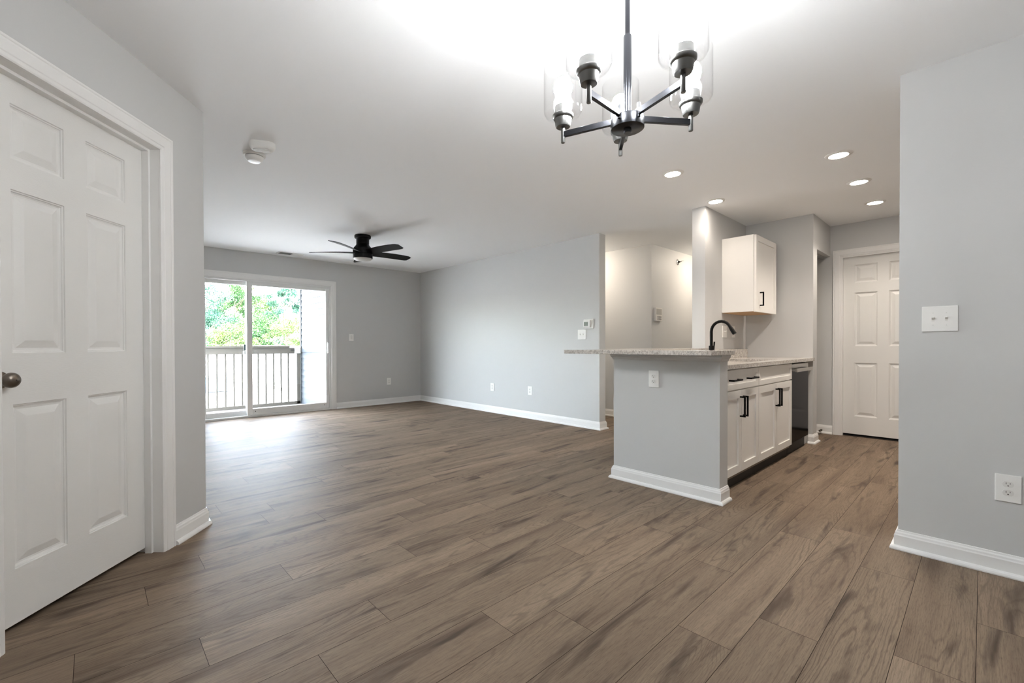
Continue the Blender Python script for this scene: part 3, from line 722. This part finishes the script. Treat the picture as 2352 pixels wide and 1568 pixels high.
# ------------------------------------------------------------------ ceiling fixtures
def downlight(label, x, y):
    t = thing('recessed_light', label, 'recessed light', (x, y, H), group='recessed ceiling lights over the kitchen')
    obj('trim_ring', lathe(B(), [(.058, -.0095), (.063, -.008), (.078, -.005), (.083, -.001), (.083, -.0003), (.056, -.0003)], 40, capa=False, capb=False), WHITEP, t, smooth=True)
    obj('lens', lathe(B(), [(0, -.0075), (.045, -.0078), (.058, -.0085), (.058, -.001)], 40, capb=False), DOWN, t, smooth=True)
    ul = bpy.data.lights.new('downlight_beam', 'SPOT'); ul.energy = DOWN_W; ul.spot_size = math.radians(130); ul.spot_blend = .7; ul.shadow_soft_size = .045; ul.color = (1, .885, .77)
    uo = bpy.data.objects.new('downlight_beam', ul); COL.objects.link(uo); uo.parent = t; uo.location = (0, 0, -.012)
    return t
r0 = downlight('recessed ceiling light in front of the bar, nearest the fan', 3.512, 1.664)
dup(r0, (4.500, 1.712, H), label='recessed ceiling light just above the column by the wall cabinet')
for o in bpy.data.objects:
    if o.type == 'LIGHT' and o.parent and abs(o.parent.location.x-4.5) < .01: o.data = o.data.copy(); o.data.energy = DOWN_W*.25
dup(r0, (4.081, .704, H), label='largest recessed ceiling light, nearest in the kitchen row of three')
dup(r0, (4.888, .706, H), label='middle recessed ceiling light of the kitchen row of three')
dup(r0, (5.718, .704, H), label='farthest recessed ceiling light, nearest the kitchen door')
t = thing('hall_light', 'round flush ceiling light hidden in the hall', 'ceiling light', (5.25, 4.05, H))
obj('base', lathe(B(), [(.14, -.0005), (.14, -.02), (.12, -.022)], 32), WHITEP, t); obj('diffuser', lathe(B(), [(.12, -.022), (.115, -.05), (.07, -.075), (0, -.082)], 32, capa=False), HALLG, t, smooth=True)
dup(t, (6.9, 2.45, H), label='round flush ceiling light hidden in the entry behind the column')

t = thing('smoke_detector', 'round white smoke detector on the ceiling left of the fan', 'smoke detector', (.878, 3.480, H))
obj('base', lathe(B(), [(.0745, -.0003), (.0745, -.012), (.068, -.018), (.060, -.019)], 40, capb=False), WHITEP, t, smooth=True)
obj('dark_gap', lathe(B(), [(.059, -.018), (.059, -.023)], 36), SLOT, t)
obj('cover', lathe(B(), [(.061, -.022), (.058, -.034), (.05, -.045), (.044, -.048), (.040, -.055), (.02, -.058), (0, -.0585)], 40), WHITEP, t, smooth=True)
ang = math.atan2(3.195-3.262, .948-.80)
t = thing('strobe_alarm', 'oval white ceiling alarm with mesh window beside the smoke detector', 'alarm', (.872, 3.255, H), ang)
def stadium(a, r, n=12): return [(a*math.copysign(1, math.cos(th))+r*math.cos(th), r*math.sin(th)) for th in [-PI/2+PI*k/n for k in range(n+1)]]+[(-a+r*math.cos(th), r*math.sin(th)) for th in [PI/2+PI*k/n for k in range(n+1)]]
def stad(a, r, n=12):
    return [(a+r*math.cos(-PI/2+PI*k/n), r*math.sin(-PI/2+PI*k/n)) for k in range(n+1)]+[(-a+r*math.cos(PI/2+PI*k/n), r*math.sin(PI/2+PI*k/n)) for k in range(n+1)]
bm = B(); levels = [(.036, .046, -.0003), (.036, .046, -.028), (.035, .043, -.038), (.033, .035, -.048), (.032, .032, -.050)]
rings = [[bm.verts.new((x, y, z)) for x, y in stad(a, r)] for a, r, z in levels]
for p_, q_ in zip(rings, rings[1:]):
    n = len(p_)
    for k in range(n): bm.faces.new((p_[k], p_[(k+1) % n], q_[(k+1) % n], q_[k]))
bm.faces.new(rings[-1]); obj('housing', bm, WHITEP, t, smooth=True)
obj('mesh_window', prism(B(), [(x, y) for x, y in stad(.028, .029)], -.0535, -.0495), PERF, t)

t = thing('ceiling_vent', 'white rectangular ceiling air vent near the sliding door', 'vent', (2.225, 6.90, H))
bm = B(); box(bm, -.18, .18, -.085, -.07, -.008, -.0005); box(bm, -.18, .18, .07, .085, -.008, -.0005); box(bm, -.18, -.155, -.07, .07, -.008, -.0005); box(bm, .02, .18, -.07, .07, -.008, -.0005); obj('vent_frame', bm, WHITEP, t)
obj('duct', box(B(), -.155, .02, -.07, .07, -.002, -.0006), SLOT, t)
for k in range(9):
    y = -.06+k*.015; bm = B(); quad(bm, (-.155, y-.004, -.008), (.02, y-.004, -.008), (.02, y+.004, -.002), (-.155, y+.004, -.002)); quad(bm, (-.155, y-.004, -.009), (.02, y-.004, -.009), (.02, y+.004, -.003), (-.155, y+.004, -.003)); obj('louver', bm, PERF, t)

# ceiling fan
f = thing('ceiling_fan', 'black five-blade flush-mount ceiling fan with frosted light', 'ceiling fan', (2.55, 5.176, H), math.radians(-3))
obj('canopy', lathe(B(), [(.098, -.0005), (.101, -.006), (.101, -.026), (.097, -.034), (.080, -.038)], 40), FANB, f, smooth=True)
obj('motor_housing', lathe(B(), [(.079, -.036), (.079, -.092), (.080, -.096), (.080, -.102), (.077, -.106), (.083, -.125), (.104, -.15), (.118, -.168), (.121, -.18), (.121, -.232), (.112, -.236)], 44), FANB, f, smooth=True)
lk = obj('light_kit', lathe(B(), [(.112, -.234), (.12, -.238), (.121, -.285), (.118, -.29)], 44), FANB, f, smooth=True)
o = obj('light_lens', lathe(B(), [(.113, -.289), (.109, -.299), (.09, -.311), (.05, -.319), (0, -.321)], 40, capa=False), FROST, lk, smooth=True); o['label'] = 'unlit frosted white lens'
def blade():
    bm = B(); top, bot = [], []
    n = 14
    secs = []
    for k in range(n+1):
        s = k/n; r = .10+s*(.66-.10)
        w = .052+.020*math.sin(min(1, s*1.3)*PI*.5)
        if s > .88: w *= (1-((s-.88)/.12)**2*.28)
        tw = math.radians(19-8*s); zc = -.215+.006*math.sin(s*PI)
        lead = w*(1 if s < .95 else .86)
        secs.append([(r, -lead*math.cos(tw), zc+lead*math.sin(tw)), (r-(0 if s < .95 else .012), w*math.cos(tw), zc-w*math.sin(tw))])
    th = .006
    for s in secs:
        top.append([bm.verts.new((p[0], p[1], p[2]+th/2)) for p in s]); bot.append([bm.verts.new((p[0], p[1], p[2]-th/2)) for p in s])
    for k in range(n):
        bm.faces.new((top[k][0], top[k+1][0], top[k+1][1], top[k][1])); bm.faces.new((bot[k][0], bot[k][1], bot[k+1][1], bot[k+1][0]))
        for j in (0, 1): bm.faces.new((top[k][j], bot[k][j], bot[k+1][j], top[k+1][j]))
    for k in (0, n): bm.faces.new((top[k][0], top[k][1], bot[k][1], bot[k][0]))
    return bm
b0 = obj('fan_blade', blade(), FANB, f, smooth=True)
for k in range(1, 5):
    c = b0.copy(); COL.objects.link(c); c.parent = f; c.rotation_euler = (0, 0, k*2*PI/5)

# chandelier
CHX, CHY, CHZ, CHR, CHP = 1.2118, .7126, 1.7155, .2025, 1.90387
c = thing('chandelier', 'five-light gunmetal chandelier with clear glass cylinder shades', 'chandelier', (CHX, CHY, CHZ))
top = H-CHZ
obj('canopy', lathe(B(), [(.062, top-.0005), (.062, top-.012), (.05, top-.02), (.012, top-.024)], 32), GUN, c, smooth=True)
obj('rod', lathe(B(), [(.0072, .27), (.0072, top-.02)], 18), GUND, c, smooth=True)
obj('sleeve', lathe(B(), [(.0118, .03), (.0118, .272), (.0105, .276), (.0072, .277)], 20), GUND, c, smooth=True)
obj('hub', lathe(B(), [(0, -.006), (.045, -.006), (.048, -.004), (.048, .026), (.046, .029), (0, .029)], 40), GUND, c, smooth=True)
obj('finial', lathe(B(), [(0, -.016), (.010, -.016), (.0115, -.014), (.0115, -.005)], 20), GUND, c, smooth=True)
for k in range(5):
    a = CHP+k*2*PI/5; R_ = Matrix.Rotation(a, 4, 'Z')
    def put(name, bm, m, par, smooth=True):
        bmesh.ops.transform(bm, matrix=R_, verts=bm.verts); return obj(name, bm, m, par, smooth=smooth)
    bm = B(); box(bm, .036, CHR, -.0055, .0055, .018, .036, .0008); lathe(bm, [(.0052, .012), (.0052, .052), (.004, .053)], 14, (.046, 0, 0))
    arm = put('arm', bm, GUND, c)
    put('arm_pin', lathe(B(), [(.0060, 0), (.0066, .001), (.0066, .052)], 18, (CHR, 0, 0)), GUN, arm)
    so_ = put('socket_cup', lathe(B(), [(.012, .050), (.022, .0505), (.0245, .056), (.0275, .076), (.031, .078), (.0335, .082), (.0335, .089), (.031, .091), (.0265, .092), (.0265, .1175), (.022, .1185)], 30, (CHR, 0, 0)), GUN, arm)
    bl = put('bulb', lathe(B(), [(.012, .1185), (.0135, .128), (.018, .142), (.026, .158), (.0295, .172), (.029, .186), (.023, .2), (.012, .209), (0, .212)], 24, (CHR, 0, 0)), BULB, arm); bl['label'] = 'glowing light bulb'
    ul = bpy.data.lights.new('bulb_light', 'SPOT'); ul.energy = UP_W; ul.spot_size = math.radians(176); ul.spot_blend = 1; ul.shadow_soft_size = .025; ul.color = (.97, .985, 1)
    uo = bpy.data.objects.new('bulb_light', ul); COL.objects.link(uo); uo.parent = arm; uo.rotation_euler = (PI, 0, 0); uo.location = R_ @ Vector((CHR, 0, .222))
    prof = [(.031, .0915), (.050, .0915), (.0565, .094), (.0595, .100), (.0600, .108), (.0600, .243), (.0608, .2438), (.0612, .2425), (.0614, .108), (.0610, .099), (.0572, .0915), (.050, .0888), (.031, .0888)]
    sg = put('glass_shade', lathe(B(), prof, 44, (CHR, 0, 0), capa=False, capb=False), SHADE, arm); sg['label'] = 'clear glass cylinder shade'
